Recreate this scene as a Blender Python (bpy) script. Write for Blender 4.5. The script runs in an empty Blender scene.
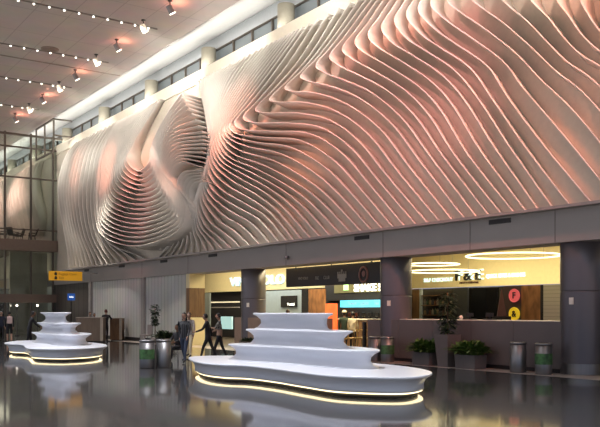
import bpy, bmesh, math, random
from mathutils import Vector, Matrix
random.seed(7)
R = math.radians
PI = math.pi
scene = bpy.context.scene
COL = scene.collection
# ------------------------------------------------------------------ survey of the hall
# world: +Y runs down the hall, +X towards the sculpture wall, Z up. The camera stands at the origin.
EYE = 1.75
F = 809.0
HZ = 311.0
def ray(px, py):
    u = (px - 300.0) / F; v = (HZ - py) / F
    return Vector((.8248*u + .5655, -.5657*u + .8246, v))
def onX(px, py, X):
    d = ray(px, py); t = X / d.x
    return Vector((X, d.y*t, EYE + d.z*t))
def onY(px, py, Y):
    d = ray(px, py); t = Y / d.y
    return Vector((d.x*t, Y, EYE + d.z*t))
def onZ(px, py, Z):
    d = ray(px, py); t = (Z - EYE) / d.z
    return Vector((d.x*t, d.y*t, Z))
# ------------------------------------------------------------------ materials
MATS = {}
def mat(name, col, rough=.5, metal=0., emit=None, es=0., vary=.06, scale=6., bump=0., spec=.5, stretch=None, coat=0.):
    if name in MATS: return MATS[name]
    m = bpy.data.materials.new(name); m.use_nodes = True
    nt = m.node_tree; b = nt.nodes['Principled BSDF']
    b.inputs['Roughness'].default_value = rough
    b.inputs['Metallic'].default_value = metal
    b.inputs['Specular IOR Level'].default_value = spec
    b.inputs['Coat Weight'].default_value = coat
    tc = nt.nodes.new('ShaderNodeTexCoord')
    mp = nt.nodes.new('ShaderNodeMapping')
    if stretch: mp.inputs['Scale'].default_value = stretch
    nt.links.new(tc.outputs['Object'], mp.inputs['Vector'])
    n = nt.nodes.new('ShaderNodeTexNoise'); n.inputs['Scale'].default_value = scale; n.inputs['Detail'].default_value = 3
    nt.links.new(mp.outputs[0], n.inputs['Vector'])
    r = nt.nodes.new('ShaderNodeValToRGB')
    r.color_ramp.elements[0].position = .3; r.color_ramp.elements[1].position = .7
    r.color_ramp.elements[0].color = tuple(max(0, c*(1-vary)) for c in col) + (1,)
    r.color_ramp.elements[1].color = tuple(min(1, c*(1+vary)) for c in col) + (1,)
    nt.links.new(n.outputs['Fac'], r.inputs['Fac'])
    nt.links.new(r.outputs['Color'], b.inputs['Base Color'])
    if emit:
        b.inputs['Emission Color'].default_value = tuple(emit) + (1,)
        b.inputs['Emission Strength'].default_value = es
    if bump:
        bp = nt.nodes.new('ShaderNodeBump'); bp.inputs['Strength'].default_value = bump; bp.inputs['Distance'].default_value = .02
        nt.links.new(n.outputs['Fac'], bp.inputs['Height']); nt.links.new(bp.outputs[0], b.inputs['Normal'])
    MATS[name] = m
    return m
def brick_mat(name, c1, c2, mortar, w, h, size, rough, swap=False, offset=0., bump=.2, rvar=None, spec=.5):
    m = bpy.data.materials.new(name); m.use_nodes = True; MATS[name] = m
    nt = m.node_tree; b = nt.nodes['Principled BSDF']; b.inputs['Roughness'].default_value = rough
    b.inputs['Specular IOR Level'].default_value = spec
    tc = nt.nodes.new('ShaderNodeTexCoord'); v = tc.outputs['Object']
    if swap:
        s = nt.nodes.new('ShaderNodeSeparateXYZ'); c = nt.nodes.new('ShaderNodeCombineXYZ')
        nt.links.new(v, s.inputs[0]); nt.links.new(s.outputs['Y'], c.inputs['X']); nt.links.new(s.outputs['Z'], c.inputs['Y']); v = c.outputs[0]
    t = nt.nodes.new('ShaderNodeTexBrick'); t.offset = offset
    t.inputs['Color1'].default_value = c1+(1,); t.inputs['Color2'].default_value = c2+(1,); t.inputs['Mortar'].default_value = mortar+(1,)
    t.inputs['Scale'].default_value = 1; t.inputs['Mortar Size'].default_value = size
    t.inputs['Brick Width'].default_value = w; t.inputs['Row Height'].default_value = h
    nt.links.new(v, t.inputs['Vector'])
    n = nt.nodes.new('ShaderNodeTexNoise'); n.inputs['Scale'].default_value = .7; n.inputs['Detail'].default_value = 4
    nt.links.new(tc.outputs['Object'], n.inputs['Vector'])
    mx = nt.nodes.new('ShaderNodeMix'); mx.data_type = 'RGBA'; mx.blend_type = 'MULTIPLY'; mx.inputs['Factor'].default_value = .35
    nt.links.new(t.outputs['Color'], mx.inputs['A']); nt.links.new(n.outputs['Color'], mx.inputs['B'])
    hs = nt.nodes.new('ShaderNodeHueSaturation'); hs.inputs['Saturation'].default_value = .75
    nt.links.new(mx.outputs['Result'], hs.inputs['Color'])
    nt.links.new(hs.outputs['Color'], b.inputs['Base Color'])
    if bump:
        bp = nt.nodes.new('ShaderNodeBump'); bp.inputs['Strength'].default_value = bump; bp.inputs['Distance'].default_value = .01; bp.invert = True
        nt.links.new(t.outputs['Fac'], bp.inputs['Height']); nt.links.new(bp.outputs[0], b.inputs['Normal'])
    if rvar:
        mr = nt.nodes.new('ShaderNodeMapRange'); mr.inputs['To Min'].default_value = rvar[0]; mr.inputs['To Max'].default_value = rvar[1]
        nt.links.new(n.outputs['Fac'], mr.inputs['Value']); nt.links.new(mr.outputs[0], b.inputs['Roughness'])
    return m
def glass_mat(name, tint, gl=.12):
    m = bpy.data.materials.new(name); m.use_nodes = True; MATS[name] = m
    nt = m.node_tree; nt.nodes.clear()
    o = nt.nodes.new('ShaderNodeOutputMaterial'); mx = nt.nodes.new('ShaderNodeMixShader'); mx.inputs[0].default_value = gl
    t = nt.nodes.new('ShaderNodeBsdfTransparent'); t.inputs[0].default_value = tint+(1,)
    g = nt.nodes.new('ShaderNodeBsdfGlossy'); g.inputs['Roughness'].default_value = .02
    nt.links.new(t.outputs[0], mx.inputs[1]); nt.links.new(g.outputs[0], mx.inputs[2]); nt.links.new(mx.outputs[0], o.inputs[0])
    return m
M_art   = mat('sculpture_white', (.84,.80,.74), .5, vary=.03, scale=2)
M_back  = mat('sculpture_backing', (.62,.57,.48), .7, vary=.04)
M_cream = mat('cream_paint', (.80,.76,.64), .6, vary=.02)
M_cove  = mat('cove_plaster', (.70,.70,.69), .7, vary=.02)
M_clere = mat('clerestory_wall', (.42,.45,.48), .6, vary=.03)
M_fasc  = mat('fascia_paint', (.34,.315,.30), .55, vary=.03, scale=.8)
M_ceil  = brick_mat('ceiling_panels', (.60,.52,.465), (.58,.505,.45), (.43,.37,.33), 1.5, 3.0, .02, .7, bump=.1)
M_floor = brick_mat('terrazzo_floor', (.062,.059,.057), (.055,.053,.051), (.04,.039,.038), 1.2, 1.2, .006, .1, bump=0, rvar=(.05,.085), spec=.6)
M_band  = mat('pale_floor_border', (.42,.36,.32), .35, vary=.08, scale=1.2)
M_shopf = mat('shop_floor', (.16,.13,.10), .3, vary=.1, scale=2)
M_bench = mat('bench_solid_surface', (.79,.82,.89), .28, vary=.015, scale=1, coat=.2)
M_plinth= mat('bench_plinth', (.02,.02,.025), .5)
M_led   = mat('bench_led', (.9,.8,.5), .5, emit=(1,.82,.48), es=2.2)
M_col   = mat('column_metal', (.14,.13,.145), .34, metal=.35, vary=.05, scale=1.5, stretch=(1,1,.1))
M_steel = mat('brushed_steel', (.27,.27,.28), .42, metal=.95, vary=.06, scale=20, stretch=(1,1,.05))
M_half  = mat('taupe_panel', (.15,.132,.127), .45, vary=.06, scale=1.1)
M_white = mat('counter_white', (.85,.80,.70), .35, vary=.02)
M_warmw = mat('shop_bulkhead', (.80,.70,.42), .6, vary=.03)
M_shopc = mat('shop_ceiling', (.78,.68,.42), .7, vary=.03)
M_wood  = mat('orange_wood', (.30,.13,.045), .45, vary=.45, scale=2.2, stretch=(2,2,.8))
M_dwood = mat('brown_wood', (.16,.085,.04), .5, vary=.3, scale=3, stretch=(3,3,.5))
M_dark  = mat('dark_shop', (.018,.016,.017), .5, vary=.2)
M_black = mat('black_gloss', (.010,.010,.012), .15, vary=.1)
M_bluew = mat('blue_grey_wall', (.36,.43,.47), .5, vary=.04)
M_panel = brick_mat('white_cladding', (.72,.72,.68), (.68,.68,.645), (.33,.33,.32), .42, 40, .02, .45, swap=True, bump=.4)
M_mull  = mat('bronze_mullion', (.10,.085,.07), .45, metal=.3, vary=.05)
M_slab  = mat('brown_slab', (.20,.15,.12), .55, vary=.05)
M_far   = mat('far_interior', (.26,.26,.21), .6, vary=.3, scale=.5)
M_ylw   = mat('sign_yellow', (.75,.36,.02), .5, emit=(1,.5,.02), es=.16, vary=.02)
M_blue  = mat('sign_blue', (.02,.08,.30), .5, emit=(.02,.12,.5), es=.35, vary=.02)
M_ring  = mat('light_ring', (1,.95,.8), .5, emit=(1,.93,.62), es=1.05, vary=0)
M_cyan  = mat('sign_glow', (.9,1,1), .5, emit=(.60,.92,.88), es=.95, vary=0)
M_swhite= mat('sign_white', (.95,.95,.9), .5, emit=(1,1,.9), es=1.3, vary=0)
M_green = mat('sign_green', (.5,.8,.3), .5, emit=(.55,1,.4), es=1.2, vary=0)
M_menu  = mat('menu_screen', (.1,.5,.7), .3, emit=(.09,.62,.85), es=1.0, vary=.3, scale=1.5)
M_orng  = mat('orange_glow', (.8,.15,.04), .5, emit=(1,.15,.04), es=.5, vary=.3, scale=2)
M_pink  = mat('sign_pink', (.7,.13,.13), .4, emit=(1,.15,.16), es=.3, vary=.02)
M_yel2  = mat('sign_lemon', (.8,.55,.03), .4, emit=(1,.66,.03), es=.32, vary=.02)
M_lamp  = mat('lamp_glow', (1,1,1), .5, emit=(1,.9,.75), es=7, vary=0)
M_bulb  = mat('bulb_glow', (1,1,1), .5, emit=(1,.93,.82), es=4, vary=0)
M_leaf  = mat('leaf', (.07,.14,.02), .5, vary=.4, scale=8)
M_leafd = mat('leaf_dark', (.028,.05,.02), .55, vary=.4, scale=8)
M_pot   = mat('planter_taupe', (.15,.13,.125), .5, vary=.05)
M_soil  = mat('soil', (.05,.03,.02), .9, vary=.3, scale=30)
M_grnw  = mat('green_wrap', (.06,.15,.05), .5, vary=.6, scale=7)
M_logo  = mat('grey_logo', (.33,.31,.28), .5, vary=.05)
M_logor = mat('red_logo', (.32,.15,.13), .5, vary=.05)
M_bdark = mat('board_dark', (.028,.020,.017), .45, vary=.1)
M_gold  = mat('brass', (.55,.40,.12), .35, metal=.6, vary=.15)
M_glass = glass_mat('clear_glass', (.86,.90,.87), .07)
M_gdark = mat('clerestory_glass', (.17,.20,.22), .12, vary=.1, scale=.4)
M_redb  = mat('red_brown', (.10,.03,.02), .5)
# ------------------------------------------------------------------ mesh helpers
class MB:
    def __init__(s): s.bm = bmesh.new(); s.mats = []
    def mi(s, m):
        if m not in s.mats: s.mats.append(m)
        return s.mats.index(m)
    def face(s, vs, m=None, smooth=False):
        try: f = s.bm.faces.new(vs)
        except ValueError: return
        if m: f.material_index = s.mi(m)
        f.smooth = smooth
    def box(s, x0, x1, y0, y1, z0, z1, m=None, bev=0):
        b = bmesh.new()
        vs = [b.verts.new((x, y, z)) for x in (x0, x1) for y in (y0, y1) for z in (z0, z1)]
        for q in ((0,1,3,2),(4,6,7,5),(0,4,5,1),(2,3,7,6),(0,2,6,4),(1,5,7,3)): b.faces.new([vs[i] for i in q])
        if bev: bmesh.ops.bevel(b, geom=b.edges[:], offset=bev, segments=2, profile=.6, affect='EDGES')
        s.join(b, m); return s
    def join(s, b, m=None, mx=None, smooth=False):
        mp = {}
        for v in b.verts: mp[v] = s.bm.verts.new(mx @ v.co if mx else v.co)
        for f in b.faces: s.face([mp[v] for v in f.verts], m, smooth or f.smooth)
        b.free()
    def lathe(s, prof, cx=0, cy=0, n=28, m=None, smooth=True, cap=True, flute=0, nf=0):
        rings = []
        for r, z in prof:
            rings.append([s.bm.verts.new((cx+(r+flute*math.cos(nf*2*PI*i/n))*math.cos(2*PI*i/n), cy+(r+flute*math.cos(nf*2*PI*i/n))*math.sin(2*PI*i/n), z)) for i in range(n)])
        for a, b in zip(rings, rings[1:]):
            for i in range(n): s.face([a[i], a[(i+1)%n], b[(i+1)%n], b[i]], m, smooth)
        if cap:
            s.face(rings[0][::-1], m); s.face(rings[-1], m)
        return s
    def tube(s, pts, r, n=8, m=None, closed=False, cap=True):
        pts = [Vector(p) for p in pts]; rings = []; N = len(pts)
        for i, p in enumerate(pts):
            a = pts[(i-1) % N] if (closed or i) else p; b = pts[(i+1) % N] if (closed or i < N-1) else p
            t = (b-a).normalized(); up = Vector((0,0,1)) if abs(t.z) < .9 else Vector((1,0,0))
            x = t.cross(up).normalized(); y = x.cross(t); rr = r[i] if isinstance(r, (list, tuple)) else r
            rings.append([s.bm.verts.new(p + x*rr*math.cos(2*PI*k/n) + y*rr*math.sin(2*PI*k/n)) for k in range(n)])
        for i in range(N if closed else N-1):
            a, b = rings[i], rings[(i+1) % N]
            for k in range(n): s.face([a[k], a[(k+1)%n], b[(k+1)%n], b[k]], m, True)
        if cap and not closed: s.face(rings[0][::-1], m); s.face(rings[-1], m)
        return s
    def loft(s, rings, m=None, cap0=True, cap1=True, smooth=True):
        vr = [[s.bm.verts.new(p) for p in r] for r in rings]; n = len(vr[0])
        for a, b in zip(vr, vr[1:]):
            for i in range(n): s.face([a[i], a[(i+1)%n], b[(i+1)%n], b[i]], m, smooth)
        if cap0: s.face(vr[0][::-1], m)
        if cap1: s.face(vr[-1], m)
        return s
    def ball(s, c, r, sc=(1,1,1), m=None, seg=12):
        b = bmesh.new(); bmesh.ops.create_uvsphere(b, u_segments=seg, v_segments=max(6, seg*2//3), radius=r)
        s.join(b, m, Matrix.Translation(c) @ Matrix.Diagonal((sc[0], sc[1], sc[2], 1)), True); return s
    def build(s, name, m=None, parent=None, loc=None, kind=None, rot=None):
        me = bpy.data.meshes.new(name)
        bmesh.ops.recalc_face_normals(s.bm, faces=s.bm.faces[:])
        s.bm.to_mesh(me); s.bm.free()
        for x in (s.mats or ([m] if m else [])): me.materials.append(x)
        o = bpy.data.objects.new(name, me); COL.objects.link(o)
        if parent: o.parent = parent
        if loc is not None: o.location = loc
        if rot is not None: o.rotation_euler = rot
        if kind: o['kind'] = kind
        return o
def tag(o, label, cat, group=None):
    o['label'] = label; o['category'] = cat
    if group: o['group'] = group
    return o
def thing(name, label, cat, loc=(0,0,0), rz=0, group=None):
    o = bpy.data.objects.new(name, None); COL.objects.link(o); o.location = loc; o.rotation_euler = (0,0,rz)
    o.empty_display_size = .2
    return tag(o, label, cat, group)
def struct(name, mb, m): return mb.build(name, m, kind='structure')
def dup(root, loc, rz, label, group=None):
    r = root.copy(); COL.objects.link(r); r.location = loc; r.rotation_euler = (0,0,rz); r['label'] = label
    if group: r['group'] = group
    for ch in list(root.children):
        c = ch.copy(); COL.objects.link(c); c.parent = r
        for g in list(ch.children):
            d = g.copy(); COL.objects.link(d); d.parent = c
    return r
def text_mesh(name, body, size, m, parent=None, depth=.02, bold=0.):
    cu = bpy.data.curves.new(name, 'FONT'); cu.body = body; cu.size = size; cu.extrude = depth; cu.offset = bold
    cu.align_x = 'CENTER'; cu.align_y = 'CENTER'
    t = bpy.data.objects.new(name+'_tmp', cu); COL.objects.link(t)
    bpy.context.view_layer.update()
    me = bpy.data.meshes.new_from_object(t.evaluated_get(bpy.context.evaluated_depsgraph_get()))
    bpy.data.objects.remove(t); me.materials.clear(); me.materials.append(m)
    o = bpy.data.objects.new(name, me); COL.objects.link(o)
    if parent: o.parent = parent
    return o
def face_hall(o, p, sx=1, sy=1):       # text on a plane X = const read from the hall (-X side): its right is -Y
    o.location = p; o.rotation_euler = (R(90), 0, R(-90)); o.scale = (sx, sy, 1)
def face_near(o, p, sx=1, sy=1):       # text on a plane Y = const read from the camera side
    o.location = p; o.rotation_euler = (R(90), 0, 0); o.scale = (sx, sy, 1)
def catmull(P, n):
    out = []; N = len(P)
    for i in range(N-1):
        p0 = P[i-1] if i else 2*P[0]-P[1]; p1 = P[i]; p2 = P[i+1]; p3 = P[i+2] if i < N-2 else 2*P[-1]-P[-2]
        for k in range(n):
            t = k/n
            out.append(.5*((2*p1)+(p2-p0)*t+(2*p0-5*p1+4*p2-p3)*t*t+(3*p1-p0-3*p2+p3)*t**3))
    out.append(P[-1].copy()); return out
def catclosed(P, n):
    out = []; N = len(P)
    for i in range(N):
        p0, p1, p2, p3 = P[i-1], P[i], P[(i+1)%N], P[(i+2)%N]
        for k in range(n):
            t = k/n
            out.append(.5*((2*p1)+(p2-p0)*t+(2*p0-5*p1+4*p2-p3)*t*t+(3*p1-p0-3*p2+p3)*t**3))
    return out
# ------------------------------------------------------------------ camera
cam = bpy.data.cameras.new('camera'); cam.sensor_width = 36; cam.lens = F/600*36
cam.shift_y = (HZ-213.5)/600
co = bpy.data.objects.new('camera', cam); COL.objects.link(co); co.location = (0, 0, EYE)
co.rotation_euler = (R(90), 0, -math.atan2(.5655, .8246)); scene.camera = co
cam.clip_end = 400
# ------------------------------------------------------------------ shell
WX = 18.6                      # plane of the fascia under the sculpture
YF = 110.0
struct('floor', MB().box(-9, 17.75, -6, YF, -.2, 0), M_floor)
struct('trim_floor_border', MB().box(17.75, 19.0, -6, YF, -.2, .0), M_band)
struct('floor_shops', MB().box(19.0, 34, -6, YF, -.2, 0), M_shopf)
struct('ceiling', MB().box(-9, 17.4, 4, YF, 15.0, 15.3), M_ceil)
struct('trim_ceiling_seam', MB().box(-10, 17.38, 43.2, 43.3, 14.97, 15.0), mat('seam', (.25,.21,.18), .6))
# cove: lip, sweep, upper wall
mb = MB()
prof = [(17.4,15.3),(17.4,14.98),(17.55,15.0),(17.8,15.12),(18.2,15.33),(18.6,15.52),(19.0,15.67),(19.4,15.78),(19.75,15.84),(20.0,15.85),(20.0,16.0),(17.4,16.0)]
rings = [[(x, y, z) for x, z in prof] for y in (-6, YF)]
mb.loft(rings); struct('ceiling_cove', mb, M_cove)
struct('wall_clerestory', MB().box(20.0, 20.3, -6, YF, 15.25, 16.0), M_clere)
struct('wall_clerestory_sill', MB().box(20.0, 20.3, -6, YF, 13.3, 14.1), M_clere)
# clerestory windows and columns
wi = 1
ys = [Y for Y in (15.1, 22.4, 29.7, 36.9, 44.0, 51.5, 59.0, 66.5, 74.0, 81.5)]
for a, b in zip(ys, ys[1:]):
    w = MB().box(20.12, 20.16, a, b, 14.1, 15.25).build('window_%d' % wi, M_gdark, kind='structure'); wi += 1
    fr = MB(); fr.box(20.02, 20.14, a, b, 15.19, 15.27).box(20.02, 20.14, a, b, 14.1, 14.18)
    for k in range(1, 4):
        y = a + (b-a)*k/4; fr.box(20.02, 20.14, y-.05, y+.05, 14.1, 15.25)
    fr.build('window_frame', M_mull, w)
M_ccol = mat('concrete_column', (.33,.31,.25), .7, vary=.05)
for i, y in enumerate(ys):
    c = tag(MB().lathe([(.38,13.85),(.38,15.2)], 19.62, y, m=M_ccol).build('upper_column', M_ccol),
        ['round concrete column between the high strip windows, %s' % p for p in ('nearest to the camera','second from the camera','seen at the top edge of the picture','above the white ledge, left of the one at the top edge','above the white ledge, in the middle of the row seen','above the ledge nearest the square metal frame','past the glass screen, nearest one','past the glass screen, second one','past the glass screen, third one','past the glass screen, farthest one')][i], 'column')
# wall behind sculpture, ledge, fascia
struct('wall_right', MB().box(18.85, 19.4, -6, YF, 4.55, 13.3), M_back)
struct('trim_ledge', MB().box(18.8, 20.0, -6, YF, 13.2, 13.85), M_cream)
struct('trim_lip', MB().box(18.25, 18.85, -6, 57, 4.55, 4.63), M_fasc)
mb = MB().box(18.6, 19.6, -6, YF, 3.65, 4.55).box(19.3, 19.6, -6, YF, 4.5, 5.4)
struct('wall_fascia', mb, M_fasc)
jm = MB()
for px in (91, 142, 188, 286, 383, 470, 555): 
    y = onX(px, 250, WX).y; jm.box(18.59, 18.6, y-.02, y+.02, 3.65, 4.55)
struct('trim_fascia_joints', jm, mat('joint', (.22,.2,.19), .6))
# ceiling of shops
struct('ceiling_shops', MB().box(19.6, 34, -6, 52, 5.2, 5.4), M_shopc)
# ------------------------------------------------------------------ lights of the hall helper
def area(loc, rot, sx, sy, e, col, spread=None):
    l = bpy.data.lights.new('area_light', 'AREA'); l.shape = 'RECTANGLE'; l.size = sx; l.size_y = sy; l.energy = e; l.color = col
    if spread: l.spread = spread
    o = bpy.data.objects.new('area_light', l); COL.objects.link(o); o.location = loc; o.rotation_euler = rot; return o
def spot(loc, target, e, col, ang=50, blend=.6, r=.1):
    l = bpy.data.lights.new('spot_light', 'SPOT'); l.energy = e; l.color = col; l.spot_size = R(ang); l.spot_blend = blend; l.shadow_soft_size = r
    o = bpy.data.objects.new('spot_light', l); COL.objects.link(o); o.location = loc
    o.rotation_euler = (Vector(target)-Vector(loc)).to_track_quat('-Z', 'Y').to_euler(); return o
# ------------------------------------------------------------------ the sculpture
XB = 18.86
ZT, ZB = 13.2, 4.62
def fin(parent, pts, thick=.04, lean=-.2):
    """pts: list of Vector(y, z, depth); ribbon standing out from the backing wall"""
    C = catmull(pts, 6)
    L, Rr, Lb, Rb = [], [], [], []
    mb = MB(); prev = None; N = len(C)
    for i, p in enumerate(C):
        a = C[max(0, i-1)]; b = C[min(N-1, i+1)]
        t = Vector((b.x-a.x, b.y-a.y)); 
        if t.length < 1e-6: t = Vector((0, -1))
        t.normalize(); n = Vector((-t.y, t.x))*thick/2
        d = max(.12, p.z); z = min(ZT, max(ZB, p.y))
        xf = XB - d
        k = lean*min(1, d/.6)*2/thick; ry = -n.x*k; rz = -n.y*k
        ring = [(XB+.0, p.x+ry+n.x*.5, max(ZB, min(ZT, z+rz+n.y*.5))), (xf+.02, p.x+n.x, min(ZT, z+n.y)), (xf, p.x+n.x*.5, min(ZT, z+n.y*.5)),
                (xf, p.x-n.x*.5, min(ZT, z-n.y*.5)), (xf+.02, p.x-n.x, min(ZT, z-n.y)), (XB+.0, p.x+ry-n.x*.5, max(ZB, min(ZT, z+rz-n.y*.5)))]
        ring = [mb.bm.verts.new(q) for q in ring]
        if prev:
            for k in range(6): mb.face([prev[k], prev[(k+1)%6], ring[(k+1)%6], ring[k]], None, k in (0, 5, 2, 4))
        else: mb.face(ring[::-1])
        prev = ring
    mb.face(prev)
    return mb.build('fin', M_art, parent)
def key_world(pts, deps, snap_end=True, snap_start=True):
    out = []
    for i, ((x, y), d) in enumerate(zip(pts, deps)):
        w = onX(x, y, XB-d); z = w.z
        if i == 0 and snap_start: z = ZT
        if snap_end and i == len(pts)-1: z = ZB
        out.append(Vector((w.y, z, d)))
    return out
art = thing('wall_sculpture', 'huge white wall sculpture of flowing fins glowing pink along the whole upper wall', 'sculpture', (0,0,0))
def family(keys, deps, parent, snap_end=True, smooth=2, snap_start=True):
    idx = [k[0] for k in keys]; W = []
    for k in keys:
        p = list(k[1])
        if len(p) < len(deps):
            a, b = Vector(p[-2]), Vector(p[-1]); p.insert(len(p)-1, tuple((a+b)/2))
        W.append(key_world(p, deps, snap_end, snap_start))
    fins = []
    for i in range(idx[0], idx[-1]+1):
        j = max(k for k in range(len(idx)) if idx[k] <= i); j = min(j, len(idx)-2)
        t = (i-idx[j])/(idx[j+1]-idx[j])
        fins.append([a.lerp(b, t) for a, b in zip(W[j], W[j+1])])
    for _ in range(smooth):
        g = [fins[0]]
        for i in range(1, len(fins)-1):
            g.append([(a+b*2+c)/4 for a, b, c in zip(fins[i-1], fins[i], fins[i+1])])
        g.append(fins[-1]); fins = g
    for f in fins: fin(parent, f)
KR = [
 (0,  [(197,67),(200,90),(205,115),(208,140),(205,165),(198,188),(189,214),(178,234),(168,246),(157,255)]),
 (10, [(225,55),(215,85),(211,115),(209,145),(206,170),(199,192),(197,208),(203,226),(216,237),(232,249)]),
 (15, [(243,48),(226,80),(215,110),(210,140),(206,162),(206,180),(215,194),(237,207),(260,219),(281,240)]),
 (18, [(262,39),(240,75),(222,105),(212,132),(209,150),(215,166),(232,180),(255,193),(275,210),(301,238)]),
 (23, [(285,28),(255,72),(232,105),(220,128),(221,142),(232,155),(262,166),(292,182),(318,200),(352,231)]),
 (28, [(306,24),(270,75),(245,107),(231,124),(240,132),(275,133),(310,133),(342,152),(368,182),(405,222)]),
 (30, [(328,13),(300,60),(275,88),(255,109),(263,113),(300,113),(333,122),(358,143),(385,176),(428,220)]),
 (32, [(350,3),(325,42),(303,70),(285,87),(293,90),(313,91),(345,103),(380,128),(408,165),(453,215)]),
 (34, [(373,-15),(350,20),(333,43),(318,62),(326,71),(345,79),(370,90),(402,118),(430,155),(477,210)]),
 (37, [(403,-34),(383,0),(368,22),(355,40),(362,50),(390,67),(423,90),(442,113),(467,156),(515,206)]),
 (40, [(437,-52),(415,-15),(402,5),(395,20),(407,38),(423,48),(450,66),(477,95),(508,142),(550,200)]),
 (42, [(465,-66),(440,-25),(425,-5),(418,10),(432,28),(457,47),(490,70),(505,102),(540,152),(590,200)]),
 (44, [(485,-77),(460,-35),(446,-15),(442,0),(458,11),(480,25),(515,52),(545,79),(582,112),(645,190)]),
 (47, [(560,-115),(545,-60),(535,-30),(530,-10),(535,2),(550,16),(562,35),(577,52),(610,75),(720,180)]),
 (49, [(610,-139),(600,-80),(590,-40),(583,-15),(582,0),(587,14),(600,32),(620,48),(660,72),(780,170)]),
 (53, [(690,-180),(680,-110),(670,-60),(662,-35),(660,-20),(665,-5),(680,12),(700,30),(740,60),(860,160)]),
]
family(KR, [.4,.5,.65,.85,.9,.72,.58,.46,.34,.16], art)
KU = [
 (0,  [(160,97),(145,122),(132,145),(127,160),(137,171),(148,163),(150,150),(154,138),(166,115),(182,92)]),
 (4,  [(151,100),(134,128),(120,155),(118,178),(135,189),(154,184),(157,170),(156,150),(169,125),(188,107)]),
 (8,  [(141,104),(121,135),(110,168),(109,198),(134,209),(162,202),(166,184),(160,162),(173,138),(203,132)]),
 (12, [(131,108),(111,142),(103,182),(103,216),(133,228),(170,218),(175,195),(165,172),(176,151),(204,147)]),
 (16, [(121,112),(104,150),(97,195),(99,232),(133,246),(177,231),(185,204),(170,178),(180,162),(198,166)]),
]
family(KU, [.4,.6,.75,1.0,1.25,1.05,.8,.8,1.0,1.25], art, snap_end=False)
KS = [(0,[(150,246),(176,228),(188,204),(177,186),(183,172),(200,170)]),(4,[(162,251),(182,232),(193,212),(189,197),(192,184),(203,180)])]
family(KS, [.3,.5,.7,.8,.9,1.0], art, snap_end=False, snap_start=False)
KL = [
 (0, [(76,140),(66,155),(60,172),(58,190),(60,210),(64,232),(67,250),(69,268)]),
 (6, [(97,126),(84,148),(77,170),(74,192),(76,214),(80,234),(86,250),(92,266)]),
 (11,[(117,113),(101,150),(96,180),(95,205),(97,226),(102,242),(109,253),(118,263)]),
 (14,[(119,112),(103,150),(97,190),(100,228),(109,243),(122,250),(134,254),(146,260)]),
]
family(KL, [.4,.7,.9,1.0,.9,.7,.5,.3], art)
# second sculpture beyond the glass screen
art2 = thing('wall_sculpture', 'smaller pink lit fin sculpture seen through the far glass screen', 'sculpture', (0,0,0))
for i in range(26):
    y = 62 + i*.95; p = []
    for k in range(9):
        z = 13.2 - k*(13.2-7.4)/8
        p.append(Vector((y + .8*math.sin(k*.8+i*.12), z, .35+.9*math.sin(PI*k/8)*(.6+.4*math.sin(i*.35)))))
    fin(art2, p, .09)
# fascia vents
VP = (87, 122, 164, 213, 362, 500)
names = ('farthest left','above the far left white panels','above the second white panel bay','right of the white panels','above the hanging shop directory','above the market at right')
for px, nm in zip(VP, names):
    y = onX(px, 250, WX).y
    o = MB().box(18.57, 18.6, y-.42, y+.42, 4.36, 4.5).build('vent', M_dark)
    tag(o, 'small dark slot vent under the sculpture, %s' % nm, 'vent', 'slot vents along the fascia')
# ------------------------------------------------------------------ columns
def column(Y, X=19.25, r=.565, label=''):
    t = thing('column', label, 'column', (X, Y, 0))
    MB().lathe([(r,.30),(r,.31),(r,1.2),(r,2.26),(r,2.28),(r-.008,2.285),(r-.008,2.30),(r,2.305),(r,2.33),(r,3.0),(r,3.9)], n=48).build('shaft', M_col, t)
    MB().lathe([(r+.012,0),(r+.012,.01),(r+.012,.29),(r+.012,.30)], n=48).build('base_band', M_steel, t)
    o = MB().box(-.02, .02, -.06, .06, 1.93, 2.12).build('notice', M_white, t)
    a = math.atan2(-Y, -X) - .45
    o.location = ((r+.015)*math.cos(a), (r+.015)*math.sin(a), 0); o.rotation_euler = (0, 0, a)
    return t
def colY(px, X=19.25):
    return onX(px, 300, X).y
column(colY(581), label='tall round taupe metal column at the right edge of the picture')
column(colY(396), label='round taupe metal column between the burger counter and the market')
column(colY(253.5), label='round taupe metal column left of the hanging shop directory')
# ------------------------------------------------------------------ partitions
def partition(pa, pb, label, z=1.45, m=None):
    ya, yb = onX(pa, 330, 18.75).y, onX(pb, 330, 18.75).y
    y0, y1 = min(ya, yb), max(ya, yb)
    t = thing('partition_wall', label, 'partition', (18.9, (y0+y1)/2, 0))
    h = (y1-y0)/2
    p = MB(); n = max(1, round((y1-y0)/1.6)); 
    for i in range(n):
        a = -h + i*2*h/n; b = a + 2*h/n
        p.box(-.13, .13, a+.006, b-.006, .12, z, m or M_half, .004)
    p.build('panel', m or M_half, t)
    MB().box(-.10, .10, -h, h, 0, .12).build('plinth', M_dark, t)
    return t, h
p1, h1 = partition(367, 561, 'long taupe half wall in front of the market, behind planters and bins')
MB().box(.0, .75, -h1, h1*.62, 1.40, 1.47).build('counter_top', M_white, p1)
p2, h2 = partition(234, 327, 'brown half wall behind the tall tiered bench', m=mat('brown_panel', (.30,.21,.16), .5))
# ------------------------------------------------------------------ market (F&E)
XM = 33.0
yA, yB = 13.0, onX(397, 280, XM).y
struct('wall_market_bulkhead', MB().box(XM, XM+.3, yA, yB, 3.10, 5.2), M_warmw)
struct('wall_market_back', MB().box(27.5, 27.8, -6, 52, 0, 2.83), M_dark)
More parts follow.
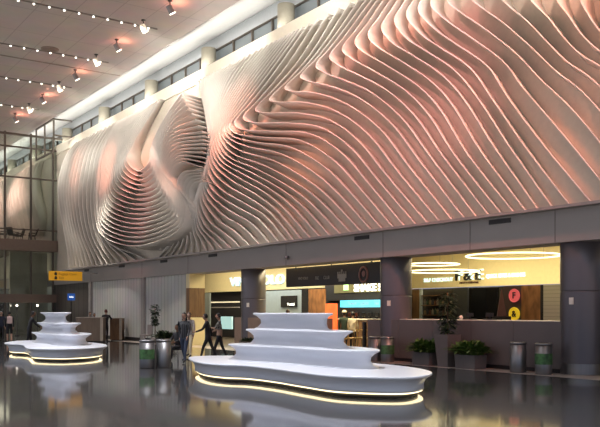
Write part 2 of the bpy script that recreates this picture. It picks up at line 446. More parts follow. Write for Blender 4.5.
# side partition between market and burger hall
_w = MB().box(0, 19.6, 0, .2, 0, 2.9, M_dark).box(0, 19.6, 0, .2, 2.9, 5.2, M_warmw).build('wall_market_side', M_dark, kind='structure'); _w.location = (20.0, 22.9, 0); _w.rotation_euler = (0,0,math.atan2(1.142,1))
def onXb(p0, p1, X, y0, y1, d, m, name, parent=None):
    """box on plane X covering that part of the wall"""
    a = onX(p0, y1, X); b = onX(p1, y1, X); c = onX((p0+p1)/2, y0, X); e = onX((p0+p1)/2, y1, X)
    return MB().box(X-d, X, min(a.y,b.y), max(a.y,b.y), e.z, c.z).build(name, m, parent)
def panel(p0, p1, X, y0, y1, m, name, d=.06):
    o = onXb(p0, p1, X, y0, y1, d, m, name); return o
def shift(o, label, cat, group=None): return tag(o, label, cat, group)
# market back furniture (set on plane 24.5)
XQ = 24.5
def wallpanel(p0, p1, X, z0, z1, m, name, label, cat, d=.1):
    a = onX(p0, 300, X).y; b = onX(p1, 300, X).y
    return tag(MB().box(X-d, X, min(a,b), max(a,b), z0, z1, m, .005).build(name, m), label, cat)
wallpanel(414, 421, XQ, 0, 2.72, M_dwood, 'wood_panel', 'reddish brown wood panel just right of the middle column', 'panel')
wallpanel(421, 423, XQ, 0, 2.72, M_bluew, 'door_jamb', 'thin pale jamb beside the wood panel in the market', 'jamb')
wallpanel(455, 469, XQ, 0, 2.72, mat('charcoal', (.045,.05,.055), .4), 'storefront_panel', 'charcoal panel under the large letters in the market', 'panel')
wallpanel(505, 523, XQ, 0, 2.72, mat('plum', (.06,.035,.035), .5), 'storefront_panel', 'dark panel behind the two round signs', 'panel')
wallpanel(523, 542, XQ, 0, 2.72, M_wood, 'wood_panel', 'orange brown wood panel right of the round signs', 'panel')
wallpanel(542, 545, XQ, 0, 2.72, M_dark, 'door_jamb', 'black post right of the orange wood panel', 'jamb')
wallpanel(545, 575, XQ, 0, 2.72, brick_mat('cream_slats', (.62,.56,.36), (.60,.54,.35), (.42,.38,.24), 30, .14, .01, .5, swap=True), 'slat_panel', 'cream horizontal slat wall at the market right end', 'panel')
wallpanel(469, 499, XQ+.6, 0, 2.72, M_black, 'doorway_panel', 'black open doorway area in the middle of the market', 'doorway')  # black panel standing in for the dark open doorway
# shelving with goods, left part of market
sh = thing('shelf_unit', 'dark grocery shelf unit behind the small tree', 'shelf', (24.6, (onX(424,300,24.6).y+onX(454,300,24.6).y)/2, 0))
hh = abs(onX(424,300,24.6).y-onX(454,300,24.6).y)/2
MB().box(.2,.3,-hh,hh,0,2.6).build('back_panel', M_dark, sh)
for k in range(6): MB().box(-.2,.2,-hh,hh,.3+.42*k,.33+.42*k).build('shelf', M_dwood, sh)
gk = [mat('goods_%d'%i, c, .5) for i, c in enumerate([(.12,.05,.03),(.05,.05,.06),(.2,.15,.08),(.03,.06,.04),(.25,.22,.18)])]
gi = 0
for k in range(3):
    n = 11
    for j in range(n):
        y = -hh+.12+(2*hh-.24)*j/(n-1)
        h = random.uniform(.18,.32)
        o = MB().lathe([(.05,0),(.055,.01),(.055,h*.7),(.025,h*.85),(.025,h)], n=10).build('bottle', gk[(j+k*2)%5])
        o.location = (sh.location.x-.05, sh.location.y+y, 1.17+.42*k+.003)
        tag(o, ['bottle among the dark goods on the lowest visible market shelf','bottle among the dark goods on the middle market shelf','bottle among the dark goods on the top market shelf'][k], 'bottle', ['bottles on the lowest visible market shelf','bottles on the middle market shelf','bottles on the top market shelf'][k])
# cone pyramid & counter goods
o = MB().lathe([(.24,0),(.03,1.02)], n=4, smooth=False).build('display_pyramid', M_redb); o.location = onX(501.5, 315, 23.6)*1; o.location.z = 1.55
tag(o, 'tall narrow dark red pyramid display left of the round signs', 'display')
st = MB().box(-.25,.25,-.25,.25,0,1.55).build('display_stand', M_dark); st.location = (o.location.x, o.location.y, 0); tag(st, 'black stand under the narrow pyramid display', 'stand')
def disc_sign(px, py, r, m, ch, label):
    p = onX(px, py, XQ-.14)
    t = thing('round_sign', label, 'sign', p)
    b = bmesh.new(); bmesh.ops.create_cone(b, cap_ends=True, segments=40, radius1=r, radius2=r, depth=.05)
    mb = MB(); mb.join(b, m, Matrix.Rotation(R(90), 4, 'Y')); mb.build('disc', m, t)
    mb = MB(); mb.tube([(-.03, r*math.cos(a*PI/16), r*math.sin(a*PI/16)) for a in range(32)], .018, 6, closed=True); mb.build('rim', m, t)
    x = text_mesh('letter', ch, r*1.35, M_dark, t, .01, .008); face_hall(x, (-.045, 0, 0))
disc_sign(514.5, 295.6, .245, M_pink, 'F', 'round pink sign with a dark letter F')
disc_sign(514.5, 314, .245, M_yel2, '&', 'round yellow sign with a dark ampersand')
# lettering on bulkhead
def letters(name, s, pxc, pyc, X, size, m, label, wide, depth=.03, bold=0., m2=None):
    p = onX(pxc, pyc, X); t = text_mesh(name, s, size, m, None, depth, bold)
    w = t.dimensions.x if t.dimensions.x else 1
    bpy.context.view_layer.update(); w = t.dimensions.x
    a = onX(pxc-wide/2, pyc, X).y; b = onX(pxc+wide/2, pyc, X).y
    face_hall(t, p, abs(a-b)/w, 1); tag(t, label, 'sign')
    return t
letters('lettering', 'F & E', 467.5, 275.8, XM-.07, .80, M_dark, 'large black F&E letters on the yellow bulkhead', 25, .05, .0)
letters('lettering', 'F & E', 469.3, 275.4, XM-.01, .82, M_cyan, 'white backlit halo letters behind the black F&E', 25, .01, .0).location.y -= .10
letters('lettering', 'FRESH & ESSENTIAL', 469, 282.6, XM-.03, .15, M_redb, 'tiny red line of writing under the F&E letters', 19, .02)
letters('lettering', 'SELF CHECKOUT', 438, 280, XM-.02, .29, M_cyan, 'glowing pale cyan line of writing left of F&E', 29, .02, .004)
letters('lettering', 'QUICK BITES & DRINKS', 505, 275.6, XM-.02, .29, M_cyan, 'glowing pale cyan line of writing right of F&E', 39, .02, .004)
# things on the white counter
for px, m, lb in ((461, M_swhite, 'small white round object on the market counter'), (470, M_dark, 'dark till on the white market counter'), (490, M_dark, 'low dark tray on the white market counter')):
    p = onX(px, 319, 19.3)
    if m is M_swhite: o = MB().ball((0,0,.07), .07, m=M_white).build('ball', M_white)
    else: o = MB().box(-.12,.12,-.2,.2,0,.03,bev=.005).box(-.02,.02,-.03,.03,.03,.12).box(-.03,.0,-.16,.16,.10,.22,bev=.005).build('till' if px < 480 else 'tray', m)
    o.location = (19.3, p.y, 1.471); tag(o, lb, o.name.split('.')[0])
# ring lamps
def ring(px, py, z, rx, label):
    p = onZ(px, py, z); t = thing('ring_lamp', label, 'lamp', p, 0, None)
    MB().tube([(rx*math.cos(a*PI/32), rx*math.sin(a*PI/32), 0) for a in range(64)], .035, 8, closed=True).build('ring', M_ring, t)
    w = MB()
    for a in (0, 2.1, 4.2): w.tube([(rx*math.cos(a), rx*math.sin(a), .05), (rx*math.cos(a), rx*math.sin(a), 5.19-z)], .008, 5)
    w.build('cable', M_steel, t); return t
ring(513, 256, 4.3, 2.15, 'large glowing ring lamp above the right end of the market sign')
ring(433, 264.5, 4.2, 1.38, 'glowing ring lamp just right of the middle column')
ring(443, 271.5, 3.8, 1.85, 'lower glowing ring lamp over the cyan writing left of F&E')
ring(345, 268.0, 3.72, 1.5, 'glowing ring lamp partly behind the hanging directory')
# ------------------------------------------------------------------ burger counter hall
XS = 25.9
tag(panel(335, 382, XS, 283, 292.6, mat('olive_band', (.20,.19,.09), .6), 'sign_band'), 'olive band carrying the burger shop letters', 'band')
letters('lettering', 'SHAKE SHACK', 378, 287.5, XS-.1, .52, M_swhite, 'bright white capital letters on the burger shop band', 50, .03, .012)
b = onX(346, 287, XS-.1); o = MB().box(-.02,.02,-.2,.2,-.17,.17,bev=.01).box(-.03,-.02,-.2,.2,-.03,.0).build('burger_icon', M_green); o.location = b
tag(o, 'glowing pale green square icon left of the burger shop letters', 'sign')
y0 = onX(325,300,XS).y; y1 = onX(392,300,XS).y
struct('wall_burger_dark_top', MB().box(XS, XS+.2, y1, y0, 2.3, 3.5), M_dark)
struct('wall_burger_bulkhead', MB().box(XS, XS+.2, y1, y0, 3.5, 5.2), M_warmw)
struct('wall_burger_back', MB().box(XS+.2, XS+.3, y1, y0, 0, 2.3), M_bdark)
mn = thing('menu_board', 'bright blue menu screens over the burger counter', 'screen', onX(361, 303.5, 25.5))
a = onX(340.5,300,25.5).y; b = onX(384,300,25.5).y; c = mn.location.y
for k in range(4):
    u0 = a+(b-a)*k/4; u1 = a+(b-a)*(k+1)/4
    s = MB().box(-.03,.03, min(u0,u1)-c+.01, max(u0,u1)-c-.01, -.19,.17, bev=.005).build('screen', M_menu, mn)
for k in range(3):
    x = text_mesh('writing', ['COMBOS','BURGERS','FRIES'][k], .16, M_bluew, mn, .004); face_hall(x, (-.04, (a+(b-a)*(.3+.28*k))-c, -.02))
# counter
cy0, cy1 = onX(384,318,24.6).y, onX(338,318,24.6).y
ct = thing('service_counter', 'brown service counter with pale top under the blue menu screens', 'counter', (24.6,(cy0+cy1)/2,0))
hc = abs(cy0-cy1)/2
MB().box(-.3,.3,-hc,hc,0,1.32,bev=.01).build('body', M_dwood, ct); MB().box(-.36,.34,-hc-.02,hc+.02,1.32,1.38,bev=.008).build('counter_top', M_white, ct)
for k in range(6):
    o = MB().box(-.1,.1,-.16,.16,0,.02,bev=.004).box(-.02,.02,-.03,.03,.02,.12).box(-.03,.01,-.15,.15,.1,.3,bev=.006).build('till', M_black)
    o.location = (24.6, ct.location.y-hc+.5+k*(2*hc-1)/5, 1.381); tag(o, 'black till on the burger service counter', 'till', 'tills on the burger counter')
wallpanel(327.5, 337.5, 24.0, 0, 2.12, M_orng, 'lit_panel', 'glowing orange red panel left of the blue menus', 'panel', .12)
# hanging directory
dY0, dY1 = onX(381,270,20).y, onX(286,270,20).y
dr = thing('hanging_directory', 'long dark hanging board with faint shop logos', 'sign', (20, (dY0+dY1)/2, 2.82))
hd = (dY1-dY0)/2; dc = dr.location.y
MB().box(0,.18,-hd,hd,0,.83,bev=.01).build('board', M_bdark, dr)
w = MB()
for s in (-.8,0,.8): w.box(.07,.11,hd*s-.02,hd*s+.02,.83,2.38)
w.build('hanger', M_dark, dr)
def dpos(px, py): p = onX(px, py, 19.99); return (-.012, p.y-dc, p.z-2.82)
for px, py, s, sz in ((303,278.5,'VINO VOLO',.16),(317,278.2,'F&E',.2),(326.5,277.6,'CLUB',.2)):
    x = text_mesh('writing', s, sz, M_logo, dr, .005); face_hall(x, dpos(px,py), .85, 1)
cb = MB(); cb.lathe([(.0,0),(.22,.0)],n=24,cap=False)
p = dpos(342, 277)
cb = MB().box(-.01,.0,-.30,.30,-.05,.12).box(-.01,0,-.22,.22,-.18,-.05)
for k in range(5): cb.box(-.012,0,-.29+.13*k,-.23+.13*k,.12,.22)
cb.box(-.012,0,-.05,.05,.2,.3)
o = cb.build('crest_logo', M_logo, dr); o.location = p
p = dpos(363.5, 274.5)
rg = MB().tube([(0,.25*math.cos(a*PI/16),.29*math.sin(a*PI/16)) for a in range(32)], .045, 6, closed=True, m=M_logor)
rg.ball((0,0,.03), .11, (.15,1,1.1), M_logor); o = rg.build('round_logo', M_logor, dr); o.location = p
# ------------------------------------------------------------------ wine bar side
XV = 26.0
vy0, vy1 = onX(334,280,XV).y, 51.0
struct('wall_wine_bulkhead', MB().box(XV, XV+.3, vy0, vy1, 3.02, 5.2), M_warmw)
letters('lettering', 'VINO VOLO', 256, 281.0, XV-.05, .78, mat('sign_sky', (.7,.9,1), .5, emit=(.45,.72,.9), es=.8, vary=0), 'tall pale blue lettering partly hidden by the left column', 54, .05, .01)
wallpanel(266, 303, 25.0, 0, 2.9, M_bluew, 'display_wall', 'blue grey wall carrying the television', 'panel')
tvp = onX(289, 301.5, 24.85)
tv = thing('television', 'black television on the blue grey wall', 'television', tvp)
MB().box(-.04,.04,-.78,.78,-.32,.32,bev=.01).build('screen', M_black, tv)
x = text_mesh('writing', 'Terminal', .2, M_swhite, tv, .004, .006); face_hall(x, (-.05, -.25, -.16))
wallpanel(303, 310, 24.9, 0, 2.9, M_black, 'dark_panel', 'black panel right of the television wall', 'panel')
wallpanel(310, 326, 24.8, 0, 2.9, M_wood, 'wood_panel', 'rusty orange stone wall left of the glowing orange panel', 'panel')
struct('wall_wine_back', MB().box(26.5, 26.7, vy0, 52, 0, 5.2), M_dark)
wallpanel(199, 211, 23.4, 0, 2.85, mat('pale_blue_jamb', (.20,.23,.23), .5), 'jamb', 'pale blue grey jamb at the wine bar left side', 'panel')
o = wallpanel(212, 240, 25.5, 2.28, 2.36, mat('shelf_light', (.9,.85,.7), .5, emit=(1,.9,.65), es=.25), 'shelf_light', 'thin bright shelf line in the dark wine bar', 'light')
o = wallpanel(199, 240, 24.9, 1.95, 2.0, M_fasc, 'ledge', 'thin pale ledge across the wine bar', 'ledge')
tag(panel(222, 233, 21.5, 316.5, 329, mat('pos_screen', (.5,.7,.75), .4, emit=(.4,.72,.72), es=.55), 'info_screen', .08), 'bright pale cyan standing screen behind the walking pair', 'screen')
# pilaster
py = onX(188, 300, 18.6).y
struct('trim_pilaster_top', MB().box(18.62, 19.5, py-.12, py+.25, 2.92, 3.66), M_warmw)
struct('trim_pilaster_wood', MB().box(18.62, 19.5, py-.12, py+.25, 1.42, 2.92), M_dwood)
struct('trim_pilaster_base', MB().box(18.62, 19.5, py-.12, py+.25, 0, 1.42), M_warmw)
# white cladding
y142 = onX(142, 300, 18.6).y; y90 = onX(90.5, 300, 18.6).y
struct('wall_panels_near', MB().box(18.75, 18.95, py+.25, y142-.2, 0, 3.66), M_panel)
struct('wall_panels_far', MB().box(18.75, 18.95, y142+.2, y90, 0, 3.66), M_panel)
struct('trim_post', MB().box(18.6, 18.95, y142-.2, y142+.2, 0, 3.66), M_fasc)
struct('trim_post_far', MB().box(18.6, 18.95, y90, y90+.4, 0, 3.66), M_fasc)
struct('baseboard_right', MB().box(18.70, 18.75, py+.25, y90, 0, .22), M_dark)
struct('wall_far_corner', MB().box(18.75, 18.95, y90+.4, 59.5, 0, 3.66), brick_mat('brown_doors', (.11,.09,.075), (.09,.075,.06), (.03,.03,.03), .9, 40, .05, .4, swap=True))
struct('wall_far_corner_upper', MB().box(18.86, 19.2, 57, YF, 3.66, 13.3), M_back)
# small camera under fascia
sc_ = thing('security_camera', 'small grey dome camera on the fascia above the hanging directory', 'camera', onX(286.5, 257.5, 18.5))
MB().lathe([(.09,.05),(.09,.0),(.07,-.06),(.03,-.09)], n=20).build('dome', M_steel, sc_)
MB().box(0,.1,-.03,.03,.03,.07).build('bracket', M_steel, sc_)
# ------------------------------------------------------------------ benches
ORG = Vector((11.3, 16.5))
def outline(pts, n=8): return [p - ORG for p in catclosed([Vector(p) for p in pts], n)]
def inset(O, d):
    N = len(O); out = []
    area2 = sum(O[i].x*O[(i+1)%N].y-O[(i+1)%N].x*O[i].y for i in range(N)); sg = 1 if area2 > 0 else -1
    for i in range(N):
        t = (O[(i+1)%N]-O[i-1]).normalized(); n = Vector((-t.y, t.x))*sg
        out.append(O[i]+n*d)
    return out
PLAT = [(10.45,20.7),(9.80,19.4),(9.52,18.3),(9.60,17.4),(9.90,16.85),(9.93,15.7),(9.80,14.4),(9.80,13.0),(10.7,11.95),(11.8,12.35),(12.55,13.5),(12.9,15.2),(12.8,17.2),(12.4,19.2),(11.5,20.7)]
T1 = [(10.75,19.1),(10.68,17.9),(10.95,16.6),(10.95,15.2),(11.2,14.2),(11.75,14.0),(12.25,14.8),(12.5,16.2),(12.35,17.8),(11.6,19.2)]
T2 = [(10.8,18.25),(10.86,17.2),(11.05,16.2),(11.15,15.2),(11.6,14.85),(12.0,15.4),(12.15,16.6),(11.9,17.7),(11.35,18.4)]
T3 = [(10.90,18.05),(10.98,17.2),(11.1,16.4),(11.18,15.65),(11.5,15.4),(11.75,16),(11.8,16.9),(11.6,17.7),(11.3,18.15)]
bench = thing('tiered_bench', 'large white tiered bench with wavy edges and glowing base in the middle of the hall', 'bench', (ORG.x, ORG.y, 0))
def tier(name, P, prof, m, parent):
    O = outline(P); rings = []
    for z, d in prof: rings.append([(q.x, q.y, z) for q in inset(O, d)])
    return MB().loft(rings).build(name, m, parent)
tier('plinth', PLAT, [(0,.30),(.085,.30)], M_plinth, bench)
tier('light_strip', PLAT, [(.085,.20),(.115,.19)], M_led, bench)
tier('platform', PLAT, [(.115,.26),(.116,.17),(.17,.175),(.24,.17),(.31,.14),(.36,.09),(.395,.03),(.41,.0),(.445,.0),(.455,.015)], M_bench, bench)
def tprof(z0, z1): return [(z0,.0),(z0+.02,.05),(z0+.06,.13),(z0+.15,.21),(z0+.24,.20),(z1-.10,.12),(z1-.06,.05),(z1-.045,.0),(z1-.012,.0),(z1,.015)]
tier('tier', T1, tprof(.455,.87), M_bench, bench)
tier('tier', T2, tprof(.87,1.285), M_bench, bench)
tier('tier', T3, tprof(1.285,1.70), M_bench, bench)
dup(bench, (10.2, 31.9, 0), R(-8), 'farther white tiered bench with glowing base near the left end of the hall')
# ------------------------------------------------------------------ bins
def make_bin(loc, wrap, label):
    t = thing('litter_bin', label, 'bin', loc)
    MB().lathe([(.215,0),(.228,.02),(.228,.80)], n=60, flute=.004, nf=30).build('body', M_steel, t)
    MB().lathe([(.235,.80),(.235,.85),(.215,.865),(.15,.87),(.14,.84)], n=36, cap=True).build('lid', M_steel, t)
    MB().lathe([(.13,.865),(.13,.872)], n=24).build('opening', M_black, t)
    if wrap: MB().lathe([(.236,.28),(.236,.58)], n=36, cap=False).build('wrap', M_grnw, t)
    return t
def floorpt(px, py): p = onZ(px, py, 0); return (p.x, p.y, 0)
# ------------------------------------------------------------------ plants
def leaf(mb, base, dirv, L, w, m, droop=.45):
    d = Vector(dirv).normalized(); side = d.cross(Vector((0,0,1)))
    if side.length < .1: side = Vector((1,0,0))
    side.normalize(); pts = []
    for k in range(5):
        t = k/4; p = Vector(base)+d*L*t+Vector((0,0,-1))*L*droop*t*t
        pts.append((p, w*math.sin(PI*(.08+.9*t))))
    a = [mb.bm.verts.new(p-side*q) for p, q in pts]; b = [mb.bm.verts.new(p+side*q+Vector((0,0,.004))) for p, q in pts]
    c = [mb.bm.verts.new(p+Vector((0,0,-.25*q))) for p, q in pts]
    for k in range(4):
        mb.face([a[k],a[k+1],c[k+1],c[k]], m, True); mb.face([c[k],c[k+1],b[k+1],b[k]], m, True)
def fern(name, loc, L, n, label, pot, m=M_leaf, rz=0, up=.9):
    """pot: (wx, wy, h, taper)"""
    t = thing(name, label, 'plant', loc, rz)
    wx, wy, h, tp = pot
    mb = MB()
    def rect(a, b, z): return [(-a,-b,z),(a,-b,z),(a,b,z),(-a,b,z)]
    mb.loft([rect(wx*tp,wy*tp,0), rect(wx,wy,h), rect(wx-.03,wy-.03,h), rect(wx-.03,wy-.03,h-.05)], smooth=False, cap1=True)
    mb.build('container', M_pot, t)
    f = MB()
    for i in range(n):
        a = random.uniform(0, 2*PI); e = random.uniform(.1, up*1.4)
        b = (random.uniform(-wx*.7,wx*.7), random.uniform(-wy*.8,wy*.8), h-.05)
        leaf(f, b, (math.cos(a)*math.cos(e), math.sin(a)*math.cos(e), math.sin(e)+.5), L*random.uniform(.7,1.15), .025+L*.035, m)
    f.build('foliage', m, t); return t
def tree(name, loc, zb, zt, r, n, label, pot=None, clumps=None):
    t = thing(name, label, 'plant', loc)
    if pot:
        wx, h, tp = pot
        def rect(a, z): return [(-a,-a,z),(a,-a,z),(a,a,z),(-a,a,z)]
        MB().loft([rect(wx*tp,0), rect(wx,h), rect(wx-.03,h), rect(wx-.03,h-.05)], smooth=False).build('container', M_pot, t)
        zs = h-.05
    else: 
        MB().lathe([(.14,0),(.2,.34),(.18,.34),(.17,.3)], n=20).build('container', M_pot, t); zs = .3
    MB().tube([(0,0,zs),(.02,.01,(zs+zt)/2),(0,0,zt)], [.025,.02,.008], 7).build('trunk', M_dwood, t)
    f = MB()
    for i in range(n):
        if clumps:
            cz, cr = random.choice(clumps); z = cz+random.uniform(-cr,cr); rr = math.sqrt(max(.01,cr*cr-(z-cz)**2))
        else:
            z = random.uniform(zb, zt); rr = r*(.5+.5*math.sin(PI*(z-zb)/(zt-zb)))
        a = random.uniform(0, 2*PI); q = rr*random.uniform(.2,.9)
        leaf(f, (q*math.cos(a), q*math.sin(a), z), (math.cos(a),math.sin(a),random.uniform(-.3,.8)), random.uniform(.16,.28)*(1 if not clumps else .6), .04, M_leafd)
    f.build('foliage', M_leafd, t); return t
def wallspot(px, X): p = onX(px, 330, X); return (X, p.y, 0)
make_bin(floorpt(147, 368), True, 'steel litter bin with green wrap, left of the pair left of the middle bench')
make_bin(floorpt(163.5, 367.5), False, 'plain steel litter bin of the pair left of the middle bench')
make_bin(wallspot(375.5, 18.15), False, 'plain steel litter bin partly behind the middle bench right side')
make_bin(wallspot(387.5, 18.15), True, 'steel litter bin with green wrap in front of the middle column')
make_bin(wallspot(518, 18.2), False, 'plain steel litter bin by the half wall right of the planters')
make_bin(wallspot(543.5, 18.2), True, 'steel litter bin with green wrap nearest the right column')
fern('potted_fern', wallspot(426, 18.2), .88, 260, 'bushy green fern in low square planter left of the tall planter', (.26,.40,.42,.94))
fern('potted_fern', wallspot(470.5, 18.2), .88, 280, 'bushy green fern in low square planter right of the tall planter', (.26,.42,.42,.94))
tree('potted_tree', wallspot(447.5, 18.2), 1.05, 2.32, .24, 300, 'slim dark tree in a tall tapered taupe planter before the half wall', (.30,1.02,.72))
tree('potted_tree', wallspot(155, 18.1), 1.0, 1.9, .3, 420, 'topiary like slim tree before the white panels', None, [(1.15,.18),(1.5,.22),(1.85,.26)])
fern('potted_fern', (17.9, onX(165,330,17.9).y, 0), .8, 260, 'bushy shrub beside the slim tree behind the two left bins', (.3,.5,.35,.95), m=M_leafd)
fern('potted_fern', wallspot(247.5, 18.1), .42, 110, 'small fern behind the left side of the middle bench', (.22,.35,.42,.95), m=M_leafd)
fern('potted_palm', (20.1, onX(268,310,20.1).y, 0), .6, 40, 'spiky dark palm rising right of the left column', (.2,.2,1.3,.9), m=M_leafd, up=1.0)
# ------------------------------------------------------------------ people
def nearest_bone(p, bones):
    best, bi = 1e9, 0
    for i, (a, b, _) in enumerate(bones):
        ab = b-a; t = max(0, min(1, (p-a).dot(ab)/max(1e-9, ab.length_squared)))
        d = (p-(a+ab*t)).length
        if d < best: best, bi = d, i
    return bi
def person(loc, rz, label, top, leg, skin, hairc, shoe=None, H=1.7, stride=.12, arms=((.15,.05),(-.15,.05)), lean=0., hair='short', sleeves='long', sit=False, skirt=False, extras=None, cap=None):
    """faces +X. arms: (swing, bend) per side; sizes in metres for a 1.7 m person"""
    t = thing('person', label, 'person', loc, rz)
    k = H/1.7; V = Vector
    ml = lambda z: lean*(z-.9)
    J = {}
    hipz = .90 if not sit else .52
    J['pel'] = V((0,0,hipz+.02)); J['sp'] = V((ml(1.1),0,hipz+.2)); J['ch'] = V((ml(1.3),0,hipz+.40)); J['nk'] = V((ml(1.45)+.01,0,hipz+.55)); J['hb'] = V((ml(1.55)+.03,0,hipz+.64))
    E = [('pel','sp'),('sp','ch'),('ch','nk'),('nk','hb')]
    Rd = {'pel':(.155,.115),'sp':(.13,.10),'ch':(.155,.11),'nk':(.055,.055),'hb':(.06,.06)}
    for s, sd in ((1,'l'),(-1,'r')):
        hx = stride*s
        J[sd+'hip'] = V((0,.095*s,hipz-.04))
        if sit:
            J[sd+'kn'] = V((.42,.11*s,.50)); J[sd+'an'] = V((.44,.11*s,.09)); J[sd+'to'] = V((.60,.12*s,.04))
        else:
            J[sd+'kn'] = V((hx*.65+.03,.10*s,.49)); J[sd+'an'] = V((hx*1.15-(.05 if hx < 0 else 0),.10*s,.085+(.04 if hx < -.05 else 0))); J[sd+'to'] = J[sd+'an']+V((.16,.02*s,-.05))
        sw, bd = arms[0 if s == 1 else 1]
        sh = V((ml(1.4),.175*s,hipz+.485)); J[sd+'sh'] = sh
        el = sh+V((math.sin(sw)*.28,.045*s,-math.cos(sw)*.28)); J[sd+'el'] = el
        wr = el+V((math.sin(sw+bd)*.25,-.01*s,-math.cos(sw+bd)*.25)); J[sd+'wr'] = wr
        ha = wr+V((math.sin(sw+bd+.1)*.09,-.005*s,-math.cos(sw+bd+.1)*.09)); J[sd+'ha'] = ha
        E += [('pel',sd+'hip'),(sd+'hip',sd+'kn'),(sd+'kn',sd+'an'),(sd+'an',sd+'to'),('ch',sd+'sh'),(sd+'sh',sd+'el'),(sd+'el',sd+'wr'),(sd+'wr',sd+'ha')]
        Rd.update({sd+'hip':(.095,.095),sd+'kn':(.062,.062),sd+'an':(.043,.043),sd+'to':(.036,.036),sd+'sh':(.066,.066),sd+'el':(.047,.047),sd+'wr':(.031,.031),sd+'ha':(.03,.02)})
    names = list(J); me = bpy.data.meshes.new('body')
    me.from_pydata([J[n] for n in names], [(names.index(a), names.index(b)) for a, b in E], [])
    o = bpy.data.objects.new('body_tmp', me); COL.objects.link(o)
    o.modifiers.new('skin', 'SKIN'); o.modifiers.new('sub', 'SUBSURF').levels = 1
    for i, n in enumerate(names):
        sv = me.skin_vertices[0].data[i]; sv.radius = Rd[n]; sv.use_root = (n == 'pel')
    bpy.context.view_layer.update()
    em = bpy.data.meshes.new_from_object(o.evaluated_get(bpy.context.evaluated_depsgraph_get()))
    bpy.data.objects.remove(o)
    shoe = shoe or M_dark
    ms = [top, leg, skin, shoe, M_dark]
    def cls(a, b):
        n = a+b
        if 'to' in (a[1:], b[1:]): return 3
        if b in ('nk','hb') and a != 'ch': return 2
        if a[1:] == 'wr': return 2
        if a[1:] in ('sh','el'):
            return 2 if (a[1:] == 'el' and sleeves == 'short') else 0
        if a[1:] == 'hip' or b[1:] == 'hip': return 1
        if a[1:] == 'kn': return 2 if skirt else 1
        return 0
    bones = [(J[a], J[b], cls(a, b)) for a, b in E]
    b = bmesh.new(); b.from_mesh(em); bpy.data.meshes.remove(em)
    mb = MB(); mb.mats = list(ms)
    mp = {v: mb.bm.verts.new(v.co) for v in b.verts}
    for f in b.faces:
        c = f.calc_center_median(); i = nearest_bone(c, bones)
        mb.face([mp[v] for v in f.verts], ms[bones[i][2]], True)
    b.free()
    hc = J['hb']+V((.02,0,.075))
    mb.ball(hc, .1, (.92,.76,1.15), skin, 14)                                       # head
    mb.tube([hc+V((.085,0,.02)), hc+V((.108,0,-.015))], [.008,.014], 6, skin)        # nose
    for s in (1,-1):
        mb.ball(hc+V((.078,.032*s,.012)), .011, m=M_dark, seg=6)
        mb.ball(hc+V((0,.078*s,0)), .022, (.8,.4,1.3), skin, 6)
    mb.ball(hc+V((.083,0,-.05)), .02, (.3,1,.3), mat('lips', (.30,.10,.08), .5), 6)
    for s, sd in ((1,'l'),(-1,'r')):                                                 # fingers
        w, h = J[sd+'wr'], J[sd+'ha']; d = (h-w).normalized(); sx = V((d.z*-1,0,d.x)).normalized() if abs(d.z) > .01 else V((0,0,1))
        for q, L in zip((-1.5,-.5,.5,1.5), (.055,.068,.072,.062)):
            p = h+sx*q*.017; p2 = p+d*L*.55; p3 = p2+(d*.8+V((0,-.5*s,0))).normalized()*L*.5
            mb.tube([p, p2, p3], [.009,.0085,.006], 5, skin)
        p = w+d*.04+sx*.02; mb.tube([p, p+(d+sx*1.3).normalized()*.035, p+(d+sx*.9).normalized()*.07], [.010,.009,.007], 5, skin)
    bo = mb.build('body', top, t); bo.scale = (k,k,k)
    hm = MB()
    if hair == 'bald': pass
    else:
        hm.ball(hc+V((-.014,0,.018)), .104, (.93,.84,1.13), hairc, 14)
        bm = hm.bm
        kill = [v for v in bm.verts if (v.co.x > hc.x+.045 and v.co.z < hc.z+.06) or v.co.z < hc.z-.07]
        bmesh.ops.delete(bm, geom=kill, context='VERTS')
        if hair == 'long':
            rings = []
            for z, w_, dd in ((.03,.085,.05),(-.08,.095,.055),(-.2,.11,.05),(-.32,.08,.03)):
                rings.append([(hc.x-.05+dd*math.cos(a*PI/6)-.02, w_*math.sin(a*PI/6), hc.z+z) for a in range(12)])
            hm.loft(rings, hairc)
        h = hm.build('hair', hairc, t); h.scale = (k,k,k)
    if cap:
        cm = MB(); cm.lathe([(.102,0),(.104,.05),(.08,.1),(.02,.12)], n=18, m=cap); cm.box(.06,.18,-.06,.06,.0,.012,m=cap)
        c = cm.build('cap', cap, t); c.location = (hc+V((-.005,0,.035)))*k; c.scale = (k,k,k)
    if extras: extras(t, J, k)
    return t
S1 = mat('skin_light', (.45,.27,.19), .5); S2 = mat('skin_tan', (.28,.15,.09), .5)
Hb = mat('hair_black', (.012,.010,.010), .45); Hr = mat('hair_brown', (.06,.03,.018), .45)
Cb = mat('cloth_black', (.018,.018,.022), .8); Cn = mat('cloth_navy', (.02,.025,.045), .8); Cg = mat('cloth_grey', (.10,.10,.11), .8)
Cw = mat('cloth_cream', (.80,.68,.46), .8); Cp = mat('cloth_pale', (.42,.38,.36), .8)
Cpl = brick_mat('cloth_plaid', (.03,.03,.04), (.02,.02,.03), (.12,.12,.14), .07, .07, .012, .8, bump=0)
Cpt = mat('cloth_pattern', (.20,.19,.17), .8, vary=.9, scale=22)
def facing(dx, dy): return math.atan2(dy, dx)
def backpack(m):
    def f(t, J, k):
        o = MB().box(-.30,-.11,-.14,.14,1.05,1.45,bev=.04).build('backpack', m, t); o.scale = (k,k,k)
    return f
def fp(px, t):  # a floor position in column px at forward distance t
    d = ray(px, 0); return (d.x*t, d.y*t, 0)
person(fp(1.5, 47), facing(-.2,-1), 'person in dark clothes cut by the left edge of the picture', Cn, Cb, S1, Hb, stride=.1)
